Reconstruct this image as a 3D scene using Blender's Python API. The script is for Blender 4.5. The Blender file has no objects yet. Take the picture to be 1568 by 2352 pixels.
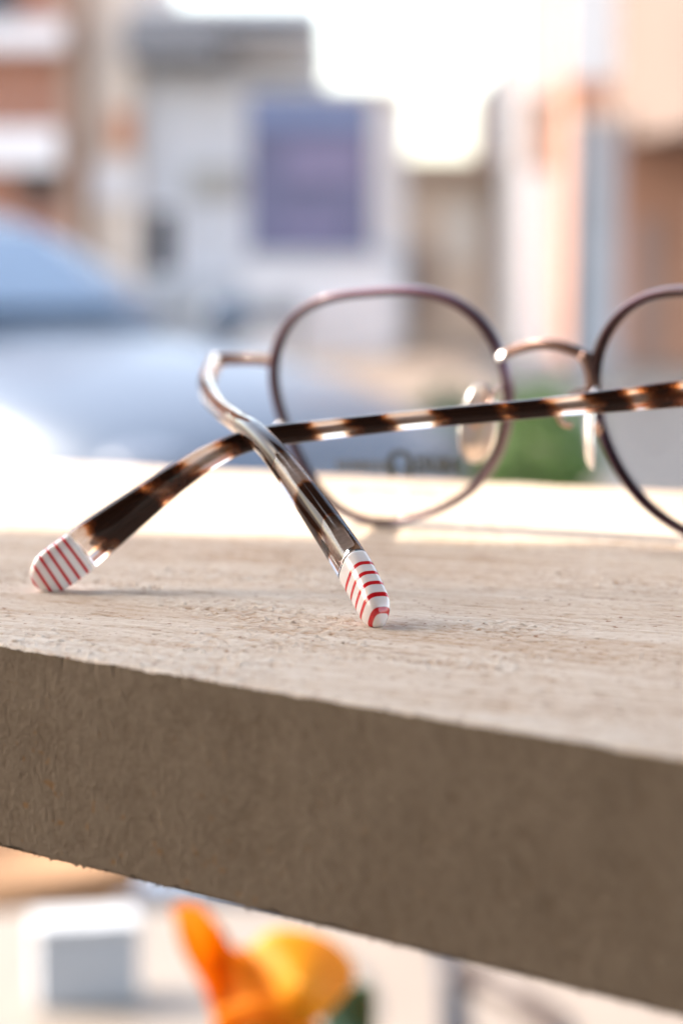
import bpy, bmesh, math, random
import numpy as np
from mathutils import Vector, Matrix
random.seed(7)
RNG = np.random.default_rng(11)
R = math.radians
scene = bpy.context.scene
C = scene.collection

# ------------------------------------------------------------------ camera, world, sun, exposure
CAM_Z = 1.20                       # lens 50 mm above the board top
TOP = 1.15                         # board top
PITCH = math.atan(598 / 5553)
FPX = 85 / 24 * 1568
cam_d = bpy.data.cameras.new('camera')
cam = bpy.data.objects.new('camera', cam_d); C.objects.link(cam)
cam.location = (0, 0, CAM_Z); cam.rotation_euler = (math.pi / 2 - PITCH, 0, 0)
cam_d.sensor_fit = 'HORIZONTAL'; cam_d.sensor_width = 24; cam_d.lens = 85
cam_d.clip_start = 0.02; cam_d.clip_end = 3000
cam_d.dof.use_dof = True; cam_d.dof.focus_distance = 0.327; cam_d.dof.aperture_fstop = 13.5
cam_d.dof.aperture_blades = 9
scene.camera = cam

SUN = Vector((-0.74, 0.15, 0.66)).normalized()      # towards the sun
elev = math.asin(SUN.z); azim = math.atan2(SUN.x, SUN.y)
world = bpy.data.worlds.new('World'); scene.world = world; world.use_nodes = True
nt = world.node_tree; bg = nt.nodes['Background']
sky = nt.nodes.new('ShaderNodeTexSky'); sky.sky_type = 'NISHITA'; sky.sun_disc = False
sky.sun_elevation = elev; sky.sun_rotation = azim
sky.air_density = 1.0; sky.dust_density = 2.0; sky.ozone_density = 1.0
hs = nt.nodes.new('ShaderNodeHueSaturation'); hs.inputs['Saturation'].default_value = 0.72     # hazy city air
wm = nt.nodes.new('ShaderNodeMix'); wm.data_type = 'RGBA'; wm.blend_type = 'MULTIPLY'; wm.inputs['Factor'].default_value = 1
wm.inputs['B'].default_value = (1.03, 0.99, 0.935, 1)
nt.links.new(sky.outputs[0], hs.inputs['Color']); nt.links.new(hs.outputs[0], wm.inputs['A']); nt.links.new(wm.outputs['Result'], bg.inputs[0]); bg.inputs[1].default_value = 0.15
sd = bpy.data.lights.new('sun', 'SUN'); sd.energy = 2.0; sd.angle = R(0.5); sd.color = (1, 0.91, 0.78)
so = bpy.data.objects.new('sun', sd); C.objects.link(so)
so.rotation_euler = SUN.to_track_quat('Z', 'Y').to_euler()
scene.view_settings.view_transform = 'Standard'; scene.view_settings.look = 'None'
scene.view_settings.gamma = 1; scene.view_settings.use_curve_mapping = False
scene.view_settings.exposure = 2.3
scene.render.engine = 'CYCLES'
scene.cycles.transparent_max_bounces = 16; scene.cycles.max_bounces = 14
scene.cycles.transmission_bounces = 12

# ------------------------------------------------------------------ geometry of the view (1568-px wide picture -> world, metres)
_c, _s = math.cos(PITCH), math.sin(PITCH)
def ray(px, py):
    x = (px - 784) / FPX; y = -(py - 1176) / FPX
    return Vector((x, _c + y * _s, -_s + y * _c))
def at(px, py, D):                 # point at distance D (metres along the street)
    r = ray(px, py); return Vector((0, 0, CAM_Z)) + r * (D / r.y)
def on(px, py, z):                 # point at height z
    r = ray(px, py); return Vector((0, 0, CAM_Z)) + r * ((z - CAM_Z) / r.z)
def to_px(p):
    x, y, z = p[0], p[1], p[2] - CAM_Z
    w = y * _c - z * _s; u = y * _s + z * _c
    return 784 + FPX * x / w, 1176 - FPX * u / w

# ------------------------------------------------------------------ helpers
def tag(o, label=None, cat=None, group=None, kind=None):
    if label: o['label'] = label
    if cat: o['category'] = cat
    if group: o['group'] = group
    if kind: o['kind'] = kind
    return o
def empty(name, loc, label, cat, group=None, rz=0):
    o = bpy.data.objects.new(name, None); C.objects.link(o); o.empty_display_size = 0.02
    o.location = loc; o.rotation_euler = (0, 0, rz)
    return tag(o, label, cat, group)
def mesh_obj(name, verts, faces, mat=None, parent=None, smooth=False, world_coords=True):
    me = bpy.data.meshes.new(name)
    me.from_pydata([tuple(v) for v in verts], [], faces); me.update()
    o = bpy.data.objects.new(name, me); C.objects.link(o)
    if mat: me.materials.append(mat)
    if smooth: me.polygons.foreach_set('use_smooth', [True] * len(me.polygons))
    if parent:
        o.parent = parent
        if world_coords: o.matrix_parent_inverse = pmat(parent).inverted()
    return o
def pmat(o):
    m = Matrix.LocRotScale(o.location, o.rotation_euler, o.scale)
    if o.parent: m = pmat(o.parent) @ o.matrix_parent_inverse @ m
    return m
def bm_obj(name, bm, mat=None, parent=None, smooth=False, local=False):
    me = bpy.data.meshes.new(name); bm.normal_update(); bm.to_mesh(me); bm.free()
    o = bpy.data.objects.new(name, me); C.objects.link(o)
    if mat: me.materials.append(mat)
    if smooth: me.polygons.foreach_set('use_smooth', [True] * len(me.polygons))
    if parent:
        o.parent = parent
        if not local: o.matrix_parent_inverse = pmat(parent).inverted()
    return o
def box(bm, x0, x1, y0, y1, z0, z1, bev=0.0, M=None):
    r = bmesh.ops.create_cube(bm, size=1)
    vs = r['verts']
    for v in vs:
        v.co = Vector(((x0 + x1) / 2 + v.co.x * (x1 - x0), (y0 + y1) / 2 + v.co.y * (y1 - y0), (z0 + z1) / 2 + v.co.z * (z1 - z0)))
    if bev > 0:
        es = list({e for v in vs for e in v.link_edges})
        rr = bmesh.ops.bevel(bm, geom=es, offset=bev, segments=2, affect='EDGES', profile=0.6)
        vs = list({v for f in rr['faces'] for v in f.verts} | {v for v in vs if v.is_valid})
    if M:
        for v in vs: v.co = M @ v.co
    return bm
def boxo(name, b, mat, parent=None, bev=0.0, M=None):
    bm = bmesh.new(); box(bm, *b, bev=bev, M=M); return bm_obj(name, bm, mat, parent)
def catmull(P, n):
    P = np.asarray(P, float)
    ext = np.vstack([2 * P[0] - P[1], P, 2 * P[-1] - P[-2]])
    # centripetal-ish: parametrise by chord length and use cubic Hermite
    d = np.linalg.norm(np.diff(P, axis=0), axis=1); T = np.concatenate([[0], np.cumsum(d)])
    m = np.zeros_like(P)
    for i in range(len(P)):
        if i == 0: m[i] = (P[1] - P[0]) / (T[1] - T[0])
        elif i == len(P) - 1: m[i] = (P[-1] - P[-2]) / (T[-1] - T[-2])
        else: m[i] = ((P[i] - P[i-1]) / (T[i] - T[i-1]) * (T[i+1] - T[i]) + (P[i+1] - P[i]) / (T[i+1] - T[i]) * (T[i] - T[i-1])) / (T[i+1] - T[i-1])
    out = []
    ts = np.linspace(0, T[-1], n)
    for t in ts:
        i = min(max(np.searchsorted(T, t) - 1, 0), len(P) - 2); h = T[i+1] - T[i]; s = (t - T[i]) / h
        out.append((2*s**3 - 3*s**2 + 1) * P[i] + (s**3 - 2*s**2 + s) * h * m[i] + (-2*s**3 + 3*s**2) * P[i+1] + (s**3 - s**2) * h * m[i+1])
    return np.array(out)
def arclen(P): return np.concatenate([[0], np.cumsum(np.linalg.norm(np.diff(P, axis=0), axis=1))])
def sweep(P, half_h, half_w, up=(0, 0, 1), nseg=32, power=3.2, closed=False, ups=None):
    """superellipse section swept along P; returns verts, faces, centre-line index, section angle"""
    P = np.asarray(P, float); n = len(P)
    if closed: T = np.roll(P, -1, 0) - np.roll(P, 1, 0)
    else: T = np.gradient(P, axis=0)
    T /= np.linalg.norm(T, axis=1)[:, None]
    U = np.tile(np.asarray(up, float), (n, 1)) if ups is None else np.asarray(ups, float)
    Sd = np.cross(T, U); Sd /= np.linalg.norm(Sd, axis=1)[:, None]
    U = np.cross(Sd, T)
    hh = np.broadcast_to(half_h, (n,)); hw = np.broadcast_to(half_w, (n,))
    th = np.linspace(0, 2 * np.pi, nseg, endpoint=False)
    ct, st = np.cos(th), np.sin(th)
    cx = np.sign(ct) * np.abs(ct) ** (2 / power); cy = np.sign(st) * np.abs(st) ** (2 / power)
    V = P[:, None] + Sd[:, None] * (cx[None, :, None] * hw[:, None, None]) + U[:, None] * (cy[None, :, None] * hh[:, None, None])
    F = []
    for i in range(n if closed else n - 1):
        j = (i + 1) % n
        for k in range(nseg):
            l = (k + 1) % nseg
            F.append((i*nseg + k, i*nseg + l, j*nseg + l, j*nseg + k))
    if not closed:
        F.append(tuple(range(nseg))[::-1]); F.append(tuple((n-1)*nseg + k for k in range(nseg)))
    idx = np.repeat(np.arange(n), nseg)
    return V.reshape(-1, 3), F, idx, np.tile(th, n)
def set_attr(o, name, vals):
    a = o.data.attributes.new(name, 'FLOAT', 'POINT'); a.data.foreach_set('value', np.asarray(vals, np.float32))
def fix_normals(o):
    bm = bmesh.new(); bm.from_mesh(o.data); bmesh.ops.recalc_face_normals(bm, faces=bm.faces); bm.to_mesh(o.data); bm.free()
# value noise on arrays (for real relief in the wood)
_lat = RNG.random((256, 256))
def vnoise(x, y, seed=0):
    x = x + seed * 17.31; y = y + seed * 9.77
    xi = np.floor(x).astype(int); yi = np.floor(y).astype(int); fx = x - xi; fy = y - yi
    fx = fx*fx*(3-2*fx); fy = fy*fy*(3-2*fy)
    a = _lat[xi & 255, yi & 255]; b = _lat[(xi+1) & 255, yi & 255]; c = _lat[xi & 255, (yi+1) & 255]; d = _lat[(xi+1) & 255, (yi+1) & 255]
    return (a*(1-fx) + b*fx)*(1-fy) + (c*(1-fx) + d*fx)*fy
def fbm(x, y, seed=0, oct=4):
    s = 0; a = 1; t = 0
    for i in range(oct):
        s = s + a * vnoise(x * 2**i, y * 2**i, seed + i); t += a; a *= 0.5
    return s / t

# ------------------------------------------------------------------ materials
def new_mat(name):
    m = bpy.data.materials.new(name); m.use_nodes = True
    return m, m.node_tree, m.node_tree.nodes['Principled BSDF']
def setp(b, **k):
    for n, v in k.items():
        b.inputs[n.replace('_', ' ')].default_value = v
def col(c): return (c[0], c[1], c[2], 1)
def mat(name, c, rough=0.6, metal=0.0, var=0.12, scale=8.0, bump=0.1, c2=None, dist=0.01, **kw):
    m, t, b = new_mat(name); setp(b, Roughness=rough, Metallic=metal)
    for k, v in kw.items(): b.inputs[k.replace('_', ' ')].default_value = v
    tc = t.nodes.new('ShaderNodeTexCoord')
    n = t.nodes.new('ShaderNodeTexNoise'); n.inputs['Scale'].default_value = scale; n.inputs['Detail'].default_value = 6; n.inputs['Roughness'].default_value = 0.6
    t.links.new(tc.outputs['Object'], n.inputs['Vector'])
    cr = t.nodes.new('ShaderNodeValToRGB')
    lo = c2 if c2 else tuple(x * (1 - var) for x in c)
    cr.color_ramp.elements[0].position = 0.3; cr.color_ramp.elements[0].color = col(lo)
    cr.color_ramp.elements[1].position = 0.7; cr.color_ramp.elements[1].color = col(c)
    t.links.new(n.outputs['Fac'], cr.inputs[0]); t.links.new(cr.outputs[0], b.inputs['Base Color'])
    if bump > 0:
        bp = t.nodes.new('ShaderNodeBump'); bp.inputs['Strength'].default_value = bump; bp.inputs['Distance'].default_value = dist
        t.links.new(n.outputs['Fac'], bp.inputs['Height']); t.links.new(bp.outputs[0], b.inputs['Normal'])
    return m
def ramp(t, stops):
    cr = t.nodes.new('ShaderNodeValToRGB'); e = cr.color_ramp.elements
    e[0].position, e[0].color = stops[0][0], col(stops[0][1]); e[1].position, e[1].color = stops[-1][0], col(stops[-1][1])
    for p, c in stops[1:-1]:
        x = e.new(p); x.color = col(c)
    return cr

# tortoise acetate: clear pinkish plastic with amber and dark brown clouds (attribute "cloud" 0 clear .. 1 dark)
def make_acetate():
    m, t, b = new_mat('tortoise_acetate')
    setp(b, Roughness=0.03, IOR=1.49, Transmission_Weight=1.0, Specular_IOR_Level=0.12)
    a = t.nodes.new('ShaderNodeAttribute'); a.attribute_name = 'cloud'
    tc = t.nodes.new('ShaderNodeTexCoord'); n = t.nodes.new('ShaderNodeTexNoise'); n.inputs['Scale'].default_value = 900; n.inputs['Detail'].default_value = 4
    t.links.new(tc.outputs['Object'], n.inputs['Vector'])
    ma = t.nodes.new('ShaderNodeMath'); ma.operation = 'MULTIPLY_ADD'; ma.inputs[1].default_value = 0.16; 
    t.links.new(n.outputs['Fac'], ma.inputs[0]); t.links.new(a.outputs['Fac'], ma.inputs[2])
    cr = ramp(t, [(0.30, (0.97, 0.90, 0.87)), (0.42, (0.90, 0.74, 0.64)), (0.55, (0.66, 0.25, 0.08)), (0.70, (0.17, 0.045, 0.014)), (0.90, (0.025, 0.010, 0.006))])
    t.links.new(ma.outputs[0], cr.inputs[0]); t.links.new(cr.outputs[0], b.inputs['Base Color'])
    tr = ramp(t, [(0.55, (1, 1, 1)), (0.85, (0.25, 0.25, 0.25))])
    t.links.new(ma.outputs[0], tr.inputs[0]); t.links.new(tr.outputs[0], b.inputs['Transmission Weight'])
    return m
ACETATE = make_acetate()
def make_stripes():                 # laminated red and white sheets (attribute "mm" = distance from the joint)
    m, t, b = new_mat('striped_acetate')
    setp(b, Roughness=0.12, IOR=1.49, Subsurface_Weight=0.35, Subsurface_Scale=0.002, Coat_Weight=0.6, Coat_Roughness=0.03)
    b.inputs['Subsurface Radius'].default_value = (1, 0.6, 0.5)
    a = t.nodes.new('ShaderNodeAttribute'); a.attribute_name = 'mm'
    def M(op, x, y=None, z=None):
        q = t.nodes.new('ShaderNodeMath'); q.operation = op
        for i, v in enumerate((x, y, z)):
            if v is None: continue
            if isinstance(v, (int, float)): q.inputs[i].default_value = v
            else: t.links.new(v, q.inputs[i])
        return q.outputs[0]
    ph = M('PINGPONG', M('SUBTRACT', a.outputs['Fac'], 2.62), 0.99)     # stripe every 1.98 mm
    thin = M('SMOOTH_MIN', 0.24, 0.24, 0.0)
    s = M('SUBTRACT', 1.0, M('MULTIPLY', M('SUBTRACT', ph, 0.28), 10.0))
    s = M('MINIMUM', M('MAXIMUM', s, 0.0), 1.0)
    ok = M('GREATER_THAN', a.outputs['Fac'], 1.6)
    s = M('MULTIPLY', s, ok)
    mx = t.nodes.new('ShaderNodeMix'); mx.data_type = 'RGBA'
    t.links.new(s, mx.inputs['Factor'])
    mx.inputs['A'].default_value = (0.80, 0.74, 0.72, 1); mx.inputs['B'].default_value = (0.55, 0.008, 0.014, 1)
    t.links.new(mx.outputs['Result'], b.inputs['Base Color'])
    return m
STRIPES = make_stripes()
CORE = mat('brushed_core_metal', (0.50, 0.37, 0.29), 0.5, 0.3, 0.35, 2500, 0.4, dist=0.00005)
ROSE = mat('rose_gold_metal', (0.78, 0.50, 0.38), 0.16, 1.0, 0.1, 300, 0)
BRONZE = mat('brown_lacquered_metal', (0.26, 0.16, 0.13), 0.25, 0.9, 0.3, 120, 0)
SILVER = mat('polished_hinge_metal', (0.85, 0.80, 0.76), 0.12, 1.0, 0.1, 300, 0)
RIM = mat('plum_lacquered_metal', (0.085, 0.032, 0.058), 0.34, 0.6, 0.45, 90, 0, c2=(0.055, 0.025, 0.022), Coat_Weight=0.35, Coat_Roughness=0.08)
TORT = mat('brown_tortoise_lacquer', (0.20, 0.06, 0.02), 0.45, 0.0, 0.8, 160, 0, c2=(0.05, 0.018, 0.01), Coat_Weight=0.1)
def make_pad():
    m, t, b = new_mat('clear_silicone'); setp(b, Base_Color=(0.80, 0.68, 0.58, 1), Roughness=0.2, Transmission_Weight=0.8, IOR=1.41, Subsurface_Weight=0.0)
    return m
PAD = make_pad()
def make_lens():
    m, t, b = new_mat('demo_lens'); t.nodes.remove(b)
    out = t.nodes['Material Output']
    tr = t.nodes.new('ShaderNodeBsdfTransparent'); tr.inputs[0].default_value = (0.955, 0.94, 0.93, 1)
    gl = t.nodes.new('ShaderNodeBsdfGlossy'); gl.inputs['Roughness'].default_value = 0.02
    lw = t.nodes.new('ShaderNodeFresnel'); lw.inputs['IOR'].default_value = 1.38
    mx = t.nodes.new('ShaderNodeMixShader')
    t.links.new(lw.outputs[0], mx.inputs[0]); t.links.new(tr.outputs[0], mx.inputs[1]); t.links.new(gl.outputs[0], mx.inputs[2])
    t.links.new(mx.outputs[0], out.inputs['Surface']); return m
LENS = make_lens()
INK = mat('dark_print_ink', (0.02, 0.025, 0.03), 0.5, var=0.1, bump=0)
INK2 = mat('grey_print_ink', (0.07, 0.08, 0.10), 0.5, var=0.1, bump=0)
INK3 = mat('pale_print_ink', (0.40, 0.34, 0.32), 0.5, var=0.1, bump=0)

def make_wood():
    m, t, b = new_mat('pale_sawn_wood'); setp(b, Roughness=0.85)
    b.inputs['Specular IOR Level'].default_value = 0.25
    a = t.nodes.new('ShaderNodeAttribute'); a.attribute_name = 'grain'
    a2 = t.nodes.new('ShaderNodeAttribute'); a2.attribute_name = 'speck'
    cr = ramp(t, [(0.12, (0.32, 0.19, 0.115)), (0.34, (0.54, 0.385, 0.265)), (0.52, (0.66, 0.54, 0.43)), (0.8, (0.79, 0.70, 0.60))])
    t.links.new(a.outputs['Fac'], cr.inputs[0])
    mx = t.nodes.new('ShaderNodeMix'); mx.data_type = 'RGBA'
    t.links.new(a2.outputs['Fac'], mx.inputs['Factor']); t.links.new(cr.outputs[0], mx.inputs['A']); mx.inputs['B'].default_value = (0.30, 0.14, 0.07, 1)
    t.links.new(mx.outputs['Result'], b.inputs['Base Color'])
    tc = t.nodes.new('ShaderNodeTexCoord'); n = t.nodes.new('ShaderNodeTexNoise'); n.inputs['Scale'].default_value = 2600; n.inputs['Detail'].default_value = 3
    t.links.new(tc.outputs['Object'], n.inputs['Vector'])
    bp = t.nodes.new('ShaderNodeBump'); bp.inputs['Strength'].default_value = 0.35; bp.inputs['Distance'].default_value = 0.0002
    t.links.new(n.outputs['Fac'], bp.inputs['Height']); t.links.new(bp.outputs[0], b.inputs['Normal'])
    return m
WOOD = make_wood()
def make_side():
    m, t, b = new_mat('fibrous_cut_side'); setp(b, Roughness=0.95)
    b.inputs['Specular IOR Level'].default_value = 0.1
    a = t.nodes.new('ShaderNodeAttribute'); a.attribute_name = 'grain'
    a2 = t.nodes.new('ShaderNodeAttribute'); a2.attribute_name = 'speck'
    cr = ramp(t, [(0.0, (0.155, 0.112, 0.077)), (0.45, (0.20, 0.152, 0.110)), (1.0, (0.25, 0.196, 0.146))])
    t.links.new(a.outputs['Fac'], cr.inputs[0])
    mx = t.nodes.new('ShaderNodeMix'); mx.data_type = 'RGBA'
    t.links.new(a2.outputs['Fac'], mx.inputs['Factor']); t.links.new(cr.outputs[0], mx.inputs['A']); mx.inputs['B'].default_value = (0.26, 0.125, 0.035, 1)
    t.links.new(mx.outputs['Result'], b.inputs['Base Color'])
    tc = t.nodes.new('ShaderNodeTexCoord'); n = t.nodes.new('ShaderNodeTexNoise'); n.inputs['Scale'].default_value = 1500; n.inputs['Detail'].default_value = 4
    t.links.new(tc.outputs['Object'], n.inputs['Vector'])
    bp = t.nodes.new('ShaderNodeBump'); bp.inputs['Strength'].default_value = 0.3; bp.inputs['Distance'].default_value = 0.0003
    t.links.new(n.outputs['Fac'], bp.inputs['Height']); t.links.new(bp.outputs[0], b.inputs['Normal'])
    return m
SIDE = make_side()

# ================================================================== SETTING: street
PAVE = mat('pale_stone_paving', (0.23, 0.185, 0.15), 0.85, var=0.2, scale=3, bump=0.2)
ASPH = mat('asphalt', (0.075, 0.08, 0.09), 0.9, var=0.3, scale=30, bump=0.3)
GRASS_BASE = mat('soil', (0.12, 0.09, 0.06), 0.95)
bm = bmesh.new(); box(bm, -600, 600, -60, 1500, -0.5, 0.0)
tag(bm_obj('pavement', bm, PAVE), kind='structure')
ROADX = at(1345, 900, 14)
bm = bmesh.new(); box(bm, 1.35, 9.0, 4.0, 30.0, 0.004, 0.012)
tag(bm_obj('road', bm, ASPH), kind='structure')

def px_x(px, D): return (px - 784) / FPX * D
def py_z(py, D): return CAM_Z - (py - 578) / FPX * D
def prect(px0, px1, py0, py1, D): return px_x(px0, D), px_x(px1, D), py_z(py1, D), py_z(py0, D)

def brick_mat(name, c1, c2, mortar, scale=4.0):
    m, t, b = new_mat(name); setp(b, Roughness=0.9)
    tc = t.nodes.new('ShaderNodeTexCoord'); mp = t.nodes.new('ShaderNodeMapping'); mp.inputs['Rotation'].default_value = (R(90), 0, 0)
    br = t.nodes.new('ShaderNodeTexBrick'); br.inputs['Scale'].default_value = scale
    br.inputs['Color1'].default_value = col(c1); br.inputs['Color2'].default_value = col(c2); br.inputs['Mortar'].default_value = col(mortar)
    br.inputs['Mortar Size'].default_value = 0.012
    t.links.new(tc.outputs['Object'], mp.inputs[0]); t.links.new(mp.outputs[0], br.inputs['Vector']); t.links.new(br.outputs['Color'], b.inputs['Base Color'])
    return m
BRICK = brick_mat('red_brick', (0.38, 0.17, 0.11), (0.30, 0.13, 0.08), (0.45, 0.38, 0.33))
PLAS_G = mat('pale_grey_plaster', (0.62, 0.65, 0.70), 0.8, scale=1.5, bump=0.1)
PLAS_W = mat('white_painted_wood', (0.74, 0.74, 0.76), 0.6, scale=2, bump=0.05)
DARKG = mat('dark_grey_slate', (0.18, 0.19, 0.21), 0.7, scale=5)
GLASS = mat('window_glass', (0.05, 0.06, 0.08), 0.06, 0.0, 0.3, 2, 0)
CREAM = mat('cream_render', (0.74, 0.65, 0.56), 0.85, scale=2)
BEIGE = mat('beige_render', (0.72, 0.55, 0.42), 0.85, scale=1.2, var=0.25)
TAN = mat('tan_render', (0.42, 0.30, 0.23), 0.85, scale=1.2, var=0.25)
TERRA = mat('terracotta_render', (0.60, 0.31, 0.20), 0.85, scale=0.8, var=0.3)
PEACH = mat('peach_render', (0.20, 0.145, 0.122), 0.85, scale=0.8, var=0.1)
PURPLE = mat('blue_purple_banner_cloth', (0.12, 0.13, 0.225), 0.75, scale=3, var=0.35)
BLUEB = mat('blue_banner_cloth', (0.14, 0.19, 0.33), 0.75, scale=3, var=0.2)
LILAC = mat('lilac_print', (0.17, 0.16, 0.27), 0.75, scale=3)
BLACKP = mat('black_paint', (0.02, 0.02, 0.022), 0.4)
PLUM = mat('dark_plum_paint', (0.10, 0.045, 0.045), 0.5)
BLUEGREY = mat('blue_grey_paint', (0.42, 0.45, 0.49), 0.5, scale=2)
TAN2 = mat('grey_tan_render', (0.42, 0.33, 0.28), 0.85)
ORANGEP = mat('orange_paint', (0.60, 0.26, 0.13), 0.7, scale=2)
OLIVE = mat('olive_grey_paint', (0.38, 0.38, 0.36), 0.7)

def building(name, label, D, px0, px1, pytop, wallm, depth=6.0, parts=()):
    x0, x1 = px_x(px0, D), px_x(px1, D); zt = py_z(pytop, D)
    root = empty(name, ((x0 + x1) / 2, D, 0), label, 'building')
    boxo('wall', (x0, x1, D, D + depth, 0, zt), wallm, root)
    for (nm, a0, a1, b0, b1, off, m) in parts:
        X0, X1, Z0, Z1 = prect(a0, a1, b0, b1, D)
        boxo(nm, (X0, X1, D - off, D - 0.003, max(Z0, 0.01), Z1), m, root, bev=min(0.02, off * 0.3))
    return root
def window(root, a0, a1, b0, b1, D, fm, gm=None):
    X0, X1, Z0, Z1 = prect(a0, a1, b0, b1, D); gm = gm or GLASS; w = 0.07
    bm = bmesh.new()
    box(bm, X0, X0 + w, D - 0.08, D - 0.004, Z0, Z1); box(bm, X1 - w, X1, D - 0.08, D - 0.004, Z0, Z1)
    box(bm, X0 + w, X1 - w, D - 0.079, D - 0.004, Z0, Z0 + w); box(bm, X0 + w, X1 - w, D - 0.079, D - 0.004, Z1 - w, Z1)
    f = bm_obj('window', bm, fm, root)
    boxo('pane', (X0 + w, X1 - w, D - 0.03, D - 0.005, Z0 + w, Z1 - w), gm, f)

# left: red brick shop house with white bands
D = 30
b1 = building('brick_building', 'red brick house with white bands and a brown corner strip, leftmost of the street', D, -1500, 192, -1800, BRICK, 8, [
    ('cornice', -1500, 165, 68, 128, 0.5, PLAS_W), ('sign_board', -1500, 150, 300, 392, 0.4, PLAS_W),
    ('corner_strip', 150, 192, -1800, 640, 0.12, TAN)])
window(b1, -60, 52, -140, 66, D, PLUM); window(b1, 60, 128, 392, 470, D, BLACKP, BLACKP); window(b1, -400, -120, 410, 640, D, PLAS_W)
window(b1, -420, -160, -160, 50, D, PLAS_W); window(b1, -420, -160, 150, 290, D, PLAS_W)
# cream house next to it
D = 30.3
b2 = building('cream_building', 'narrow cream rendered house with an orange shutter between the brick house and the grey house', D, 190, 318, -1200, CREAM, 8, [
    ('drainpipe', 204, 214, -1200, 640, 0.15, TAN), ('shutter', 262, 372 - 60, 262, 350, 0.1, ORANGEP), ('plinth', 214, 316, 380, 470, 0.08, PLAS_W)])
# grey-white building with slate canopy
D = 30.6
b3 = building('grey_building', 'pale grey house under a dark slate canopy behind the blue and purple banner', D, 316, 742, 28, PLAS_G, 8, [
    ('fascia', 316, 742, 26, 44, 0.3, PLAS_W), ('gutter', 530, 742, 46, 56, 0.7, BLUEGREY), ('canopy', 312, 520, 62, 158, 1.2, DARKG), ('canopy_beam', 520, 730, 96, 108, 1.2, BLUEGREY),
    ('sill_band', 318, 742, 170, 200, 0.2, BLUEGREY), ('vent_panel', 432, 556, 386, 452, 0.15, OLIVE), ('plinth', 318, 742, 640, 712, 0.3, BLUEGREY)])
window(b3, 560, 720, 118, 160, D, PLAS_W, PLAS_W)
window(b3, 330, 420, 470, 640, D, PLAS_W)
b8 = building('pale_house', 'low pale rendered house just right of the banner with a plain parapet', 30.9, 743, 934, 208, mat('pale_rose_render', (0.80, 0.74, 0.71), 0.85, scale=2), 6, [('parapet', 743, 934, 206, 224, 0.2, CREAM), ('plinth', 743, 934, 560, 790, 0.1, PLAS_G)])
# banner
D = 28
X0, X1, Z0, Z1 = prect(572, 854, 224, 580, D)
bn = empty('street_banner', ((X0 + X1) / 2, D, 0), 'blue and purple rectangular banner board on two grey posts in front of the grey house', 'banner')
boxo('panel', (X0, X1, D, D + 0.08, Z0, Z1), PURPLE, bn, 0.01)
boxo('top_field', (X0 + 0.03, X1 - 0.03, D - 0.012, D - 0.003, Z1 - 0.38, Z1 - 0.03), BLUEB, bn)
boxo('print_block', (X0 + 0.45, X1 - 0.12, D - 0.012, D - 0.003, Z1 - 1.0, Z1 - 0.55), LILAC, bn)
boxo('print_block', (X0 + 0.35, X1 - 0.3, D - 0.012, D - 0.003, Z0 + 0.22, Z0 + 0.42), LILAC, bn)
for x in (X0 + 0.1, X1 - 0.1): boxo('post', (x - 0.04, x + 0.04, D + 0.085, D + 0.165, 0, Z1 - 0.05), BLUEGREY, bn)
# low grey wall under it
X0, X1, Z0, Z1 = prect(560, 905, 585, 690, 27.6)
w1 = empty('low_wall', ((X0 + X1) / 2, 27.6, 0), 'low pale grey street wall with a dark coping below the banner', 'wall')
boxo('wall_body', (X0, X1, 27.6, 27.9, 0, Z1 - 0.1), PLAS_G, w1); boxo('coping', (X0 - .05, X1 + .05, 27.55, 27.95, Z1 - 0.097, Z1), BLUEGREY, w1)
X0, X1, Z0, Z1 = prect(480, 700, 688, 740, 26.5)
hb = empty('bench', ((X0 + X1) / 2, 26.5, 0), 'dark slatted bench on the far pavement below the low grey wall', 'bench')
boxo('seat', (X0, X1, 26.5, 26.9, 0.40, 0.46), DARKG, hb); boxo('backrest', (X0, X1, 26.9, 26.94, 0.47, Z1 + .02), DARKG, hb)
for x in (X0 + .1, X1 - .16): boxo('leg', (x, x + .06, 26.52, 26.88, 0, 0.397), DARKG, hb)
# beige houses to the right of the sky gap
D = 31
b4 = building('beige_building', 'low beige house with a brown roof edge and tan doorway below the sky gap', D, 935, 1150, 392, BEIGE, 7, [
    ('roof', 925, 1150, 368, 400, 0.5, TAN), ('door', 940, 1000, 560, 738, 0.06, TAN), ('corner_strip', 1110, 1150, 400, 738, 0.05, TAN)])
window(b4, 1020, 1090, 460, 600, D, CREAM, CREAM)
D = 30.8
b5 = building('tan_building', 'tall narrow tan house between the low beige house and the white pillar', D, 1148, 1200, 150, TAN, 7, [('cornice', 1146, 1200, 140, 170, 0.3, BEIGE)])
D = 27
b6 = building('white_building', 'white painted narrow house front with a pale gable beside the dark drainpipe', D, 1196, 1300, -900, mat('off_white_paint', (0.56, 0.54, 0.53), 0.7), 5, [
    ('gable_panel', 1180, 1298, -900, 232, 0.25, mat('white_render', (0.80, 0.78, 0.76), 0.8)), ('lintel', 1196, 1300, 232, 385, 0.1, TAN2), ('door', 1204, 1292, 400, 818, 0.12, mat('pale_grey_door', (0.68, 0.68, 0.70), 0.5))])
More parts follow.
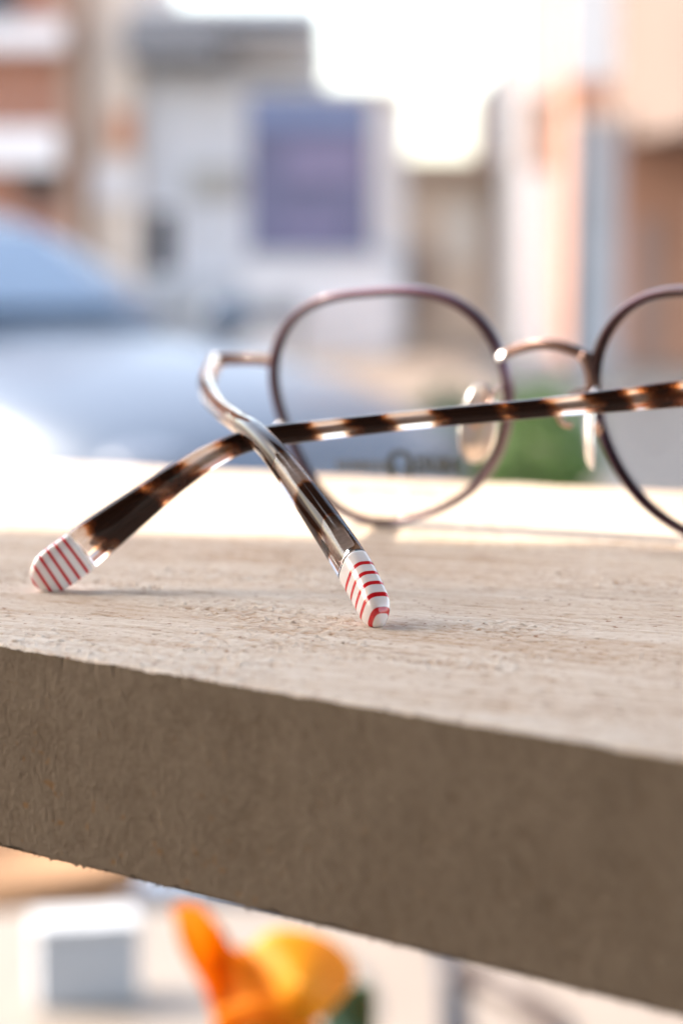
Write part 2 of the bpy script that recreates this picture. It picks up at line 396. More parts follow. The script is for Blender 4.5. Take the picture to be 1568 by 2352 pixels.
# dark pole and grey column
D = 24
p = at(1316, 600, D)
pl = empty('drainpipe_post', (p.x, D, 0), 'thin dark plum post standing before the blue-grey column', 'post')
bm = bmesh.new(); bmesh.ops.create_cone(bm, cap_ends=True, segments=24, radius1=0.055, radius2=0.045, depth=1, matrix=Matrix.Translation((p.x, D, 0)) @ Matrix.Diagonal((1, 1, 2.75, 1)) @ Matrix.Translation((0, 0, .5)))
bm_obj('pole', bm, PLUM, pl, True)
boxo('cap', (p.x - .08, p.x + .08, D - .08, D + .08, 2.752, 2.86), ORANGEP, pl, .02); boxo('base', (p.x - .1, p.x + .1, D - .1, D + .1, 0, .12), PLUM, pl, .02)
D = 24.4
X0, X1, Z0, Z1 = prect(1306, 1420, 262, 860, D)
gc = empty('grey_column', ((X0 + X1) / 2, D, 0), 'square blue-grey column with a lilac edge at the corner of the terracotta house', 'column')
boxo('shaft', (X0, X1 - .08, D, D + .35, 0.2, Z1 - .1), BLUEGREY, gc, .01); boxo('edge_strip', (X1 - .077, X1, D + .02, D + .33, 0.2, Z1 - .1), mat('lilac_grey_paint', (0.66, 0.56, 0.56), 0.6), gc)
boxo('base', (X0 - .03, X1 + .03, D - .03, D + .38, 0, .197), BLUEGREY, gc, .01); boxo('capital', (X0 - .03, X1 + .03, D - .03, D + .38, Z1 - .097, Z1), CREAM, gc, .01)
# terracotta house, peach above
D = 25.5
b7 = building('terracotta_building', 'terracotta house with a pale peach upper storey at the right edge of the street', D, 1300, 3400, -1500, TERRA, 8, [
    ('door', 1452, 1512, 500, 850, 0.05, mat('brown_grey_door', (0.40, 0.27, 0.23), 0.5))])
# upper storey wing that runs along the street and catches the sun
Va = [Vector((2.80, 25.4, 2.32)), Vector((3.5, 18.6, 2.32)), Vector((6.5, 18.6, 2.32)), Vector((6.5, 25.4, 2.32))]
V = Va + [v + Vector((0, 0, 7)) for v in Va]
o = mesh_obj('upper_storey', V, [(3, 2, 1, 0), (4, 5, 6, 7), (0, 1, 5, 4), (1, 2, 6, 5), (2, 3, 7, 6), (3, 0, 4, 7)], PEACH, b7); fix_normals(o)
window(b7, 1600, 1800, 450, 620, D, CREAM); window(b7, 1950, 2150, 450, 620, D, CREAM)
# white awning sign high right
D = 22
X0, X1, Z0, Z1 = prect(1290, 1408, -60, 190, D)
sg = empty('hanging_sign', ((X0 + X1) / 2, D, Z1), 'blank white round-cornered sign panel hanging high beside the peach storey', 'sign')
boxo('panel', (X0, X1, D, D + .06, Z0, Z1), mat('white_enamel', (0.72, 0.72, 0.72), 0.4), sg, .02)
boxo('bracket', (X0 + .05, X1 + .35, D + .065, D + .1, Z1 - .08, Z1 - .04), PLUM, sg)

# hedge planter just beyond the board (green)
def leaf_cloud(n, cx, cy, cz, rx, ry, rz, size, seed):
    rg = np.random.default_rng(seed); V = []; F = []
    for i in range(n):
        d = rg.normal(size=3); d /= np.linalg.norm(d); r = rg.uniform(0.45, 1.0) ** 0.5
        lump = 1 + 0.22 * math.sin(5 * d[0] + seed) * math.cos(4 * d[1] + 2 * d[2])
        c = np.array([cx + d[0] * rx * r * lump, cy + d[1] * ry * r * lump, cz + d[2] * rz * r * lump])
        a = rg.normal(size=3); a /= np.linalg.norm(a); b = np.cross(a, rg.normal(size=3)); b /= np.linalg.norm(b)
        s = size * rg.uniform(.6, 1.3); k = len(V); nn = np.cross(a, b) * s * .18
        V += [c - a * s, c - b * s * .42 + nn, c + a * s, c + b * s * .42 + nn]; F.append((k, k+1, k+2, k+3))
    return V, F
LEAF = mat('green_leaf', (0.11, 0.20, 0.03), 0.55, scale=6, c2=(0.07, 0.14, 0.02))
LEAF2 = mat('dark_green_leaf', (0.08, 0.16, 0.08), 0.55, scale=6, c2=(0.03, 0.075, 0.04))
POT = mat('grey_planter', (0.25, 0.26, 0.26), 0.8)
def shrub(px, D, ztop, rx, rz, m, lab, seed):
    x = px_x(px, D)
    o = empty('shrub', (x, D, 0), lab, 'shrub', 'shrubs in tubs beyond the board')
    V, F = leaf_cloud(1500, x, D, ztop - rz, rx, rx, rz, 0.035, seed)
    mesh_obj('foliage', V, F, m, o)
    bm = bmesh.new(); bmesh.ops.create_cone(bm, cap_ends=True, segments=32, radius1=rx * .55, radius2=rx * .7, depth=ztop - 1.6 * rz, matrix=Matrix.Translation((x, D, (ztop - 1.6 * rz) / 2)))
    bm_obj('tub', bm, POT, o)
shrub(1225, 8.6, 0.72, 0.22, 0.26, LEAF, 'bright green bushy shrub in a grey tub behind the bridge of the glasses', 3)
shrub(1035, 9.3, 0.66, 0.24, 0.26, LEAF2, 'darker green shrub in a grey tub by the nose of the silver car', 5)

# ------------------------------------------------------------------ car
PAINT = mat('silver_blue_car_paint', (0.10, 0.125, 0.165), 0.45, 0.1, 0.05, 2, 0, Coat_Weight=0.25)
CGLASS = mat('car_glass', (0.03, 0.075, 0.14), 0.08, 0.0, 0.2, 2, 0, Coat_Weight=1.0)
TYRE = mat('tyre_rubber', (0.02, 0.02, 0.02), 0.8); ALLOY = mat('alloy', (0.6, 0.6, 0.62), 0.3, 1.0)
LAMP = mat('headlamp_lens', (0.13, 0.15, 0.19), 0.25, 0.0, bump=0)
def make_car(loc, rz, label):
    o = empty('parked_car', loc, label, 'car', rz=rz)
    # body: lofted stations along local x (nose at +x)
    st = [(-2.05, .45, .62, .70), (-1.95, .28, .90, .82), (-1.3, .22, .95, .88), (-0.4, .20, .93, .89), (0.5, .20, .92, .89), (0.95, .21, .90, .88), (1.5, .22, .82, .85), (1.9, .26, .70, .76), (2.05, .36, .56, .62)]
    def section(x, z0, z1, hw):
        pts = []
        for (a, b) in [(-.85, 0), (-1, .15), (-1.0, .55), (-.96, .8), (-.82, .97), (-.4, 1.03), (0, 1.05), (.4, 1.03), (.82, .97), (.96, .8), (1.0, .55), (1, .15), (.85, 0), (0, -.02)]:
            pts.append((x, a * hw, z0 + b * (z1 - z0)))
        return pts
    def loft(sts, sec, name, m, parent):
        V = []; F = []
        for s in sts: V += sec(*s)
        k = len(sec(*sts[0]))
        for i in range(len(sts) - 1):
            for j in range(k): F.append((i*k + j, i*k + (j+1) % k, (i+1)*k + (j+1) % k, (i+1)*k + j))
        F.append(tuple(range(k))); F.append(tuple((len(sts)-1)*k + j for j in range(k))[::-1])
        ob = mesh_obj(name, V, F, m, parent, True, world_coords=False); fix_normals(ob)
        sb = ob.modifiers.new('s', 'SUBSURF'); sb.levels = 2; sb.render_levels = 2
        return ob
    loft(st, section, 'body', PAINT, o)
    def cab(x, z, hw, zb):
        return [(x, -hw, zb), (x, -hw * .93, (z + zb) / 2), (x, -hw * .8, z), (x, 0, z + .03), (x, hw * .8, z), (x, hw * .93, (z + zb) / 2), (x, hw, zb)]
    # greenhouse: pillars + roof as one paint shell slightly inside; glass parts set proud
    loft([(-1.75, .95, .72, .88), (-1.25, 1.30, .72, .88), (-.6, 1.40, .74, .88), (0.05, 1.36, .74, .88), (.85, .93, .74, .88)], cab, 'roof', PAINT, o)
    def quad(name, P, m, parent, th=.012):
        P = [Vector(p) for p in P]; n = (P[1] - P[0]).cross(P[2] - P[0]).normalized()
        V = [p + n * th for p in P] + [p - n * th for p in P]; k = len(P)
        F = [tuple(range(k)), tuple(range(2*k - 1, k - 1, -1))] + [(i, i + k, (i+1) % k + k, (i+1) % k) for i in range(k)]
        q = mesh_obj(name, V, F, m, parent, world_coords=False); fix_normals(q); return q
    quad('windscreen', [(.74, -.52, 1.02), (.76, .30, 1.01), (.30, .28, 1.27), (.28, -.46, 1.27)], CGLASS, o)
    quad('rear_window', [(-1.72, .5, .99), (-1.72, -.5, .99), (-1.30, -.44, 1.30), (-1.30, .44, 1.30)], CGLASS, o)
    for s in (-1, 1):
        quad('side_window', [(.50, s * .67, .98), (-.42, s * .68, .98), (-.42, s * .59, 1.24), (.06, s * .58, 1.24)], CGLASS, o)
        quad('side_window', [(-.50, s * .68, .98), (-1.30, s * .66, 1.0), (-1.12, s * .58, 1.20), (-.50, s * .59, 1.24)], CGLASS, o)
        for x in (1.25, -1.3):
            bm = bmesh.new(); bmesh.ops.create_cone(bm, cap_ends=True, segments=36, radius1=.31, radius2=.31, depth=.2, matrix=Matrix.Translation((x, s * .80, .31)) @ Matrix.Rotation(R(90), 4, 'X'))
            bmesh.ops.bevel(bm, geom=[e for e in bm.edges if len(e.link_faces) == 2 and any(len(f.verts) > 4 for f in e.link_faces)], offset=.03, segments=3, affect='EDGES')
            w = bm_obj('wheel', bm, TYRE, o, True, local=True)
            bm = bmesh.new(); bmesh.ops.create_cone(bm, cap_ends=True, segments=36, radius1=.2, radius2=.2, depth=.03, matrix=Matrix.Translation((x, s * .905, .31)) @ Matrix.Rotation(R(90), 4, 'X'))
            bm_obj('rim', bm, ALLOY, w, local=True)
        bm = bmesh.new(); bmesh.ops.create_uvsphere(bm, u_segments=20, v_segments=12, radius=1, matrix=Matrix.Translation((1.92, s * .56, .60)) @ Matrix.Diagonal((.13, .15, .06, 1)))
        bm_obj('headlight', bm, LAMP, o, True, local=True)
        bm = bmesh.new(); bmesh.ops.create_uvsphere(bm, u_segments=20, v_segments=12, radius=1, matrix=Matrix.Translation((.62, s * .88, .97)) @ Matrix.Diagonal((.07, .12, .075, 1)))
        bm_obj('wing_mirror', bm, PAINT, o, True, local=True)
    bm = bmesh.new(); box(bm, 2.0, 2.06, -.4, .4, .40, .50, .01); bm_obj('grille', bm, BLACKP, o, local=True)
    return o
make_car((-1.47, 8.50, 0), R(-46), 'silver-blue parked car with its nose towards the right, at the left beyond the board')

# ------------------------------------------------------------------ things under the board's near edge
POTC = mat('cream_stoneware', (0.25, 0.21, 0.175), 0.6, scale=6)
def lathe(name, prof, loc, m, parent, seg=64, smooth=True):
    V = []; F = []
    for (r, z) in prof:
        for k in range(seg):
            a = 2 * math.pi * k / seg; V.append((loc[0] + r * math.cos(a), loc[1] + r * math.sin(a), loc[2] + z))
    for i in range(len(prof) - 1):
        for k in range(seg): F.append((i*seg + k, i*seg + (k+1) % seg, (i+1)*seg + (k+1) % seg, (i+1)*seg + k))
    F.append(tuple(range(seg))[::-1]); F.append(tuple((len(prof)-1)*seg + k for k in range(seg)))
    return mesh_obj(name, V, F, m, parent, smooth)
c = at(150, 2330, 1.75); tr = 0.235
t = empty('round_table', (c.x, c.y, 0), 'low round cream cafe table on a pedestal below the board at the left', 'table')
zt = c.z + .02
lathe('tabletop', [(tr - .03, -.035), (tr - .006, -.03), (tr, -.015), (tr - .004, -.003), (tr - .02, 0)], (c.x, c.y, zt), POTC, t)
lathe('pedestal', [(.16, .0), (.16, .02), (.04, .05), (.03, zt - .08), (.07, zt - .037)], (c.x, c.y, 0), POTC, t)
# pale blue box standing on it
q = at(190, 2215, 1.70)
bx = empty('paper_box', (q.x, q.y, zt + .001), 'pale blue-white carton standing on the round table', 'box')
M = Matrix.Translation((q.x, 1.72, zt + .001)) @ Matrix.Rotation(R(12), 4, 'Z')
boxo('carton', (-.037, .037, -.02, .02, 0, .052), mat('pale_blue_card', (0.50, 0.54, 0.60), 0.6), bx, .002, M)
boxo('lid', (-.038, .038, -.021, .021, .0525, .062), mat('white_card', (0.55, 0.57, 0.6), 0.6), bx, .002, M)
# metal chair frame behind
CH = mat('navy_painted_steel', (0.05, 0.07, 0.11), 0.4); SEATM = mat('pale_blue_seat', (0.24, 0.28, 0.35), 0.6)
def tube(name, pts, r, m, parent, n=40, seg=14):
    P = catmull([tuple(p) for p in pts], n); V, F, _, _ = sweep(P, r, r, up=(0.13, 0.21, 0.97), nseg=seg, power=2); return mesh_obj(name, V, F, m, parent, True)
Dc = 2.6
ch = empty('metal_chair', (px_x(420, Dc), Dc, 0), 'navy tubular chair with a pale blue seat standing behind the orange flower', 'chair')
zs = at(400, 2060, Dc).z
X0, X1 = px_x(262, Dc), px_x(262, Dc) + .36
boxo('seat', (X0 + .02, X1, Dc + .0, Dc + .36, zs - .012, zs + .012), SEATM, ch, .008)
for (xa, ya, xb, yb) in ((X0 + .01, Dc - .012, X0 + .07, Dc - .05), (X1, Dc - .012, X1 + .05, Dc - .05), (X0 + .02, Dc + .37, X0 - .02, Dc + .42), (X1, Dc + .37, X1 + .05, Dc + .42)):
    tube('leg', [(xa, ya, zs), ((xa + xb) / 2, (ya + yb) / 2, zs / 2), (xb, yb, 0)], .013, CH, ch)
# terracotta pot far left
c = at(60, 2010, 3.0)
tp = empty('plant_pot', (c.x, 3.0, 0), 'tan clay plant pot standing on the pavement behind the round table', 'pot')
lathe('pot_body', [(.10, 0), (.15, c.z - .02), (.17, c.z - .018), (.17, c.z + .04), (.15, c.z + .04), (.14, c.z)], (c.x, 3.0, 0), mat('tan_clay', (0.36, 0.20, 0.10), 0.8), tp)
# orange flower on a stem with leaf
PETAL = mat('orange_petal', (0.88, 0.36, 0.002), 0.55, var=0.2, scale=60, bump=0.1, c2=(0.90, 0.46, 0.006), dist=.001)
def translucent(m, f):
    t = m.node_tree; b = t.nodes['Principled BSDF']; lk = b.inputs['Base Color'].links[0].from_socket
    tr = t.nodes.new('ShaderNodeBsdfTranslucent'); t.links.new(lk, tr.inputs[0]); mx = t.nodes.new('ShaderNodeMixShader'); mx.inputs[0].default_value = f
    t.links.new(b.outputs[0], mx.inputs[1]); t.links.new(tr.outputs[0], mx.inputs[2]); t.links.new(mx.outputs[0], t.nodes['Material Output'].inputs['Surface'])
translucent(PETAL, .45)
Df = 0.74
fc = at(560, 2330, Df)
fl = empty('orange_flower', (fc.x, fc.y, fc.z - .25), 'large orange flower with broad folded petals below the board', 'flower')
def petal(outline, Dz, bend, m=PETAL, name='petal', th=.0009):
    pts = [at(x, y, Df + dz) for (x, y, dz) in outline]
    cen = sum(pts, Vector()) / len(pts) + Vector((0, bend, 0))
    P = catmull([tuple(p) for p in pts] + [tuple(pts[0])], 61)[:-1]; n = len(P); K = 8
    V = []; F = []
    for k in range(K + 1):
        s = k / K
        for i in range(n):
            v = np.array(cen) * (1 - s) + P[i] * s; v[1] += bend * .0 + .0035 * math.sin(i / n * 12 + Dz) * s * (1 - .3 * s); V.append(v)
    for k in range(K):
        for i in range(n): F.append((k*n + i, k*n + (i+1) % n, (k+1)*n + (i+1) % n, (k+1)*n + i))
    o = mesh_obj(name, V, F, m, fl, True); fix_normals(o)
    md = o.modifiers.new('t', 'SOLIDIFY'); md.thickness = th; md.offset = 0; return o
petal([(398, 2085, -.004), (440, 2078, 0), (500, 2130, .004), (545, 2200, .0), (600, 2290, -.004), (590, 2400, -.004), (520, 2400, 0), (470, 2280, .004), (420, 2180, .004)], 0, .012)
petal([(560, 2200, 0), (620, 2140, .006), (720, 2140, .01), (800, 2200, .006), (815, 2250, 0), (780, 2300, -.006), (720, 2345, -.008), (640, 2320, -.006), (570, 2270, -.002)], 2, -.012)
petal([(500, 2320, .0), (600, 2300, -.012), (700, 2340, -.012), (760, 2420, -.01), (700, 2520, 0), (560, 2520, 0), (480, 2420, 0)], 4, .01)
petal([(480, 2200, .01), (560, 2180, .014), (640, 2220, .014), (620, 2330, .012), (520, 2330, .012)], 5, .008)
petal([(745, 2330, .012), (800, 2270, .012), (850, 2260, .014), (856, 2330, .014), (845, 2440, .014), (760, 2440, .012)], 1, .006, mat('leaf_green_broad', (0.10, 0.20, 0.10), 0.5, scale=80), 'leaf')
tube('stem', [tuple(at(600, 2420, Df + .012)), tuple(at(610, 2800, Df + .02)), (fc.x, Df + .03, 0.0)], .0025, LEAF, fl)
# twigs / brown basket to the right, on the pavement
Dk = 2.4
pts = [at(1040, 2225, Dk), at(1130, 2262, Dk - .02), at(1200, 2300, Dk - .05), at(1300, 2370, Dk - .08)]
kx = empty('bicycle_rack', (pts[1].x, Dk, 0), 'dark brown bent tube rail standing low under the right part of the board', 'rail')
tube('rail', [tuple(p) for p in pts], .014, mat('dark_brown_steel', (0.10, 0.07, 0.06), 0.4), kx)
for p in (pts[0], pts[3]): tube('post', [tuple(p), (p.x, p.y, p.z * .5), (p.x, p.y, 0)], .012, CH, kx)

# ------------------------------------------------------------------ the shop behind the camera: its flat canopy shades the near half of the board
A = on(0, 1216, TOP); Bp = on(1568, 1256, TOP)
HC = 1.3; sh = SUN * (HC / SUN.z)
a = A + sh; b = Bp + sh; dr = (b - a).normalized(); nr = Vector((dr.y, -dr.x, 0))
if nr.y > 0: nr = -nr
CD = 2.6
shop = empty('shop_front', (a.x, -1.2, 0), 'dark shop front with a flat canopy that shades the near half of the board', 'building')
mid = (a + b) / 2
P0 = [mid - dr * 3.2, mid + dr * 3.2, mid + dr * 3.2 + nr * CD, mid - dr * 3.2 + nr * CD]
V = [p for p in P0] + [p + Vector((0, 0, .06)) for p in P0]
o = mesh_obj('canopy', V, [(3, 2, 1, 0), (4, 5, 6, 7), (0, 1, 5, 4), (1, 2, 6, 5), (2, 3, 7, 6), (3, 0, 4, 7)], mat('dark_canopy', (0.10, 0.085, 0.075), 0.8), shop); fix_normals(o)
boxo('added_sky_blocker', (-.42, 2.6, .0, 1.45, mid.z + .065, mid.z + .13), bpy.data.materials['dark_canopy'], shop)  # unseen slab added to block sky reflections on the near temple
W0 = [mid - dr * 3.2 + nr * (CD + .01), mid + dr * 3.2 + nr * (CD + .01), mid + dr * 3.2 + nr * (CD + .3), mid - dr * 3.2 + nr * (CD + .3)]
V = [Vector((p.x, p.y, 0)) for p in W0] + [Vector((p.x, p.y, 3.4)) for p in W0]
o = mesh_obj('wall', V, [(3, 2, 1, 0), (4, 5, 6, 7), (0, 1, 5, 4), (1, 2, 6, 5), (2, 3, 7, 6), (3, 0, 4, 7)], mat('dark_stone', (0.16, 0.13, 0.11), 0.8), shop); fix_normals(o)

# ================================================================== THE BOARD
board = empty('wooden_board', (0, .4, TOP), 'thick pale sawn wooden board with a rough brown cut side, carrying the glasses', 'board')
N0 = on(0, 1481, TOP); N1 = on(1568, 1741, TOP); Fa0 = on(0, 1056, TOP); Fa1 = on(1568, 1130, TOP)
THK = 0.0262
ui = np.concatenate([np.linspace(-3.2, -.06, 30)[:-1], np.linspace(-.06, 1.06, 900), np.linspace(1.06, 4.2, 30)[1:]])
vi = np.concatenate([np.linspace(0, .42, 620)[:-1], np.linspace(.42, 1, 260)])
nearp = np.array(N0)[None] + ui[:, None] * (np.array(N1) - np.array(N0))[None]
side_n = np.array([N1.y - N0.y, -(N1.x - N0.x), 0]); side_n /= np.linalg.norm(side_n)
if side_n[1] > 0: side_n = -side_n
near_flat = nearp.copy()
nearp = nearp + side_n[None] * (((fbm(ui * 30, ui * 0 + 3, 111, 5) - .55) * .00025) - np.clip(fbm(ui * 60, ui * 0 + 8, 113, 2) - .76, 0, 1) * .0012)[:, None]
farp = np.array(Fa0)[None] + ui[:, None] * (np.array(Fa1) - np.array(Fa0))[None]
grain_dir = np.array(Fa1 - Fa0); grain_dir /= np.linalg.norm(grain_dir); cross_dir = np.array([-grain_dir[1], grain_dir[0], 0])
Pt = nearp[:, None] * (1 - vi)[None, :, None] + farp[:, None] * vi[None, :, None]
s_ = Pt @ grain_dir * 1000; t_ = Pt @ cross_dir * 1000          # mm along / across the grain
warp = (fbm(s_ / 60, t_ / 40, 3, 3) - .5) * 7
tw = t_ + warp
fine = fbm(s_ / 3.2, tw / .32, 5, 3)                              # fibres
mid_ = fbm(s_ / 14, tw / 1.3, 9, 3)
big = fbm(s_ / 90, tw / 9, 13, 3)
gran = fbm(s_ / .75, t_ / .55, 21, 3)
pits = np.clip((fbm(s_ / 1.9, t_ / .6, 31, 2) - .70) / .12, 0, 1)
chips = np.clip((fbm(s_ / 1.1, t_ / .9, 41, 2) - .74) / .1, 0, 1)
tuft = np.clip((fbm(s_ / 25, t_ / 14, 61, 2) - .42) / .25, 0, 1)  # patches of rougher surface
zr = (fine - .5) * .16 + (mid_ - .5) * .22 + (gran - .5) * .22 * (0.5 + tuft) - pits * .16 + chips * .22 * tuft + (big - .5) * .3
# rounded, slightly chipped near edge
dist_near = vi[None, :] * np.linalg.norm(farp - nearp, axis=1)[:, None] * .62 * 1000
er = .30 + .7 * fbm(ui[:, None] * 40 + 0 * dist_near, 0 * dist_near, 71, 4) ** 2
zr = zr * np.clip(dist_near / 1.0 + .3, 0, 1) - np.clip(1 - dist_near / er, 0, 1) ** 2 * er * .6
Pt = Pt.copy(); Pt[..., 2] += zr * .001
nu, nv = len(ui), len(vi)
idx = np.arange(nu * nv).reshape(nu, nv)
Fq = np.stack([idx[:-1, :-1], idx[1:, :-1], idx[1:, 1:], idx[:-1, 1:]], -1).reshape(-1, 4)
def grid_obj(name, P, Fq, m, parent):
    me = bpy.data.meshes.new(name)
    P = P.reshape(-1, 3); me.vertices.add(len(P)); me.vertices.foreach_set('co', P.astype(np.float32).ravel())
    me.loops.add(Fq.size); me.loops.foreach_set('vertex_index', Fq.astype(np.int32).ravel())
    me.polygons.add(len(Fq)); me.polygons.foreach_set('loop_start', np.arange(0, Fq.size, 4, dtype=np.int32))
    try: me.polygons.foreach_set('loop_total', np.full(len(Fq), 4, np.int32))
    except Exception: pass
    me.polygons.foreach_set('use_smooth', [True] * len(Fq))
    me.update(calc_edges=True); me.validate()
    me.materials.append(m)
    o = bpy.data.objects.new(name, me); C.objects.link(o); o.parent = parent; o.matrix_parent_inverse = pmat(parent).inverted()
    return o
top = grid_obj('sawn_top', Pt, Fq, WOOD, board)
g = .53 + (fine - .5) * .34 + (mid_ - .5) * .34 + (big - .5) * .34 + (gran - .5) * .55 * (0.4 + tuft) - pits * .20
g = g + np.clip(1 - dist_near / 9, 0, 1) * .12
set_attr(top, 'grain', g.ravel()); 
spk = np.clip((fbm(s_ / 1.0, t_ / .7, 51, 2) - .80) / .06, 0, 1) * .8 + np.clip((fbm(s_ / 6, t_ / 2.6, 55, 2) - .80) / .08, 0, 1) * .35
set_attr(top, 'speck', spk.ravel())
# cut side (near face)
wi = np.linspace(0, 1, 300)
e0 = Pt[:, 0]
botz = TOP - THK + ((fbm(ui * 45, ui * 0, 81, 5) - .5) * .0011) + (np.clip(fbm(ui * 150, ui * 0 + 5, 83, 2) - .7, 0, 1) * -.002)
side_n = np.array([N1.y - N0.y, -(N1.x - N0.x), 0]); side_n /= np.linalg.norm(side_n)
if side_n[1] > 0: side_n = -side_n
Sp = np.repeat(e0[:, None], len(wi), 1).copy()
Sp[..., :2] -= (nearp - near_flat)[:, None, :2] * (np.clip(wi / .10, 0, 1) ** .6)[None, :, None]
Sp[..., 2] = e0[:, None, 2] * (1 - wi) + botz[:, None] * wi
L = ui[:, None] * np.linalg.norm(np.array(N1 - N0)) * 1000 + 0 * wi[None]; Z = (Sp[..., 2] - TOP) * 1000
fz = fbm(L / 1.0 + Z / 4, Z / 1.1, 91, 4); f2 = fbm(L / .45, Z / .6, 95, 3); f3 = fbm(L / 9, Z / 7, 97, 3)
vst = fbm(L / .9 + Z / 3, Z / 2.2 + L / 6, 101, 3)                       # vertical torn fibres
dsp = ((fz - .5) * .10 + (f2 - .5) * .12 + (f3 - .5) * .26 + (vst - .5) * .03) * np.clip(wi * 14, 0, 1)[None] * np.clip((1 - wi) * 20 + .2, 0, 1)[None]
Sp += side_n[None, None] * (dsp[..., None] * .001)
ks = len(wi); idx = np.arange(nu * ks).reshape(nu, ks)
Fs = np.stack([idx[:-1, :-1], idx[:-1, 1:], idx[1:, 1:], idx[1:, :-1]], -1).reshape(-1, 4)
sideo = grid_obj('cut_side', Sp, Fs, SIDE, board)
set_attr(sideo, 'grain', (.47 + (fz - .5) * .5 + (f2 - .5) * .3 + (f3 - .5) * .35 + (vst - .5) * .3).ravel())
sp2 = np.clip((fbm(L / 1.2, Z / 1.2, 105, 2) - .79) / .06, 0, 1) * .5 * np.clip(1.3 - ui[:, None] * 1.6, .1, 1) * np.clip(wi[None] * 1.6 - .1, 0, 1)
set_attr(sideo, 'speck', sp2.ravel())
# underside, far face and ends
ring = [N0 + (N1 - N0) * ui[0], N0 + (N1 - N0) * ui[-1], Fa0 + (Fa1 - Fa0) * ui[-1], Fa0 + (Fa1 - Fa0) * ui[0]]
V = [Vector((p.x, p.y, TOP - THK + (-.0002 if i < 2 else 0))) for i, p in enumerate(ring)] + [Vector((p.x, p.y, TOP - .0002)) for p in ring]
und = mesh_obj('underside', V, [(0, 3, 2, 1), (1, 2, 6, 5), (2, 3, 7, 6), (3, 0, 4, 7)], SIDE, board)
set_attr(und, 'grain', [.5] * 8); set_attr(und, 'speck', [0.0] * 8)
# torn fibres along both long edges of the cut
bm = bmesh.new()
rg = np.random.default_rng(4); V = []; F = []
for i in range(420):
    k = rg.integers(40, nu - 40); low = rg.random() < .7
    p = (Sp[k, -1] if low else Pt[k, 0]).copy(); ln = rg.uniform(.0002, .0009) * (1.6 if rg.random() < .12 else 1)
    dirv = np.array([rg.normal() * .8, rg.normal() * .3, -1 if low else .35]); dirv /= np.linalg.norm(dirv)
    q = p + dirv * ln; sdv = np.cross(dirv, side_n); sdv /= np.linalg.norm(sdv) + 1e-9; w = rg.uniform(.00004, .00012); b = len(V)
    p = p - dirv * .0003
    V += [p - sdv * w, p + sdv * w, q, p + side_n * w]; F += [(b, b+1, b+2), (b+1, b+3, b+2), (b+3, b, b+2)]
fib = mesh_obj('torn_fibres', V, F, SIDE, board); set_attr(fib, 'grain', [.8] * len(V)); set_attr(fib, 'speck', [0.0] * len(V)); fib['kind'] = 'stuff'

# ================================================================== THE GLASSES
O = np.array([0.0066946, .43973425, TOP])
dv = np.array([0.76536878, -0.64350991, 0.01027723]); uv = np.array([-0.0693932, -0.06663741, 0.99536126]); nv_ = np.array([0.63983999, 0.76253161, 0.09565741])
M_AX = 37.94; WRAP = 0.1235
def fr(a, b, c=0.0): return O + (a * dv + b * uv - c * nv_) * .001      # c: towards the wearer (and the camera)
CO = [23.089, -0.186, 1.008, 1.67, 0.38, 0.33, 1.039, -0.413, -0.322, 0.008, 0.121]
CA, CB = 4.248, 21.384
def lens_r(th):
    r = CO[0]
    for k in range(1, 6): r = r + CO[2*k-1] * np.cos(k*th) + CO[2*k] * np.sin(k*th)
    return r
def lens_pt(a1, b, off=0.0, mirror=False):
    """a1, b in the lens plane (turned by the wrap angle), off mm towards the wearer"""
    sag = ((a1 - CA)**2 + (b - CB)**2) / 2 / 140.0
    cc = off + sag - 2.0
    a = a1 * math.cos(WRAP) - cc * math.sin(WRAP) * -1; c = -a1 * math.sin(WRAP) + cc * math.cos(WRAP)
    a_ = a
    if mirror: a_ = 2 * M_AX - a
    return fr(a_, b, c)
gl = empty('eyeglasses', (O[0] + .03, O[1] - .03, TOP), 'round spectacles with tortoise temples and red-striped white tips, standing on the wooden board', 'glasses')
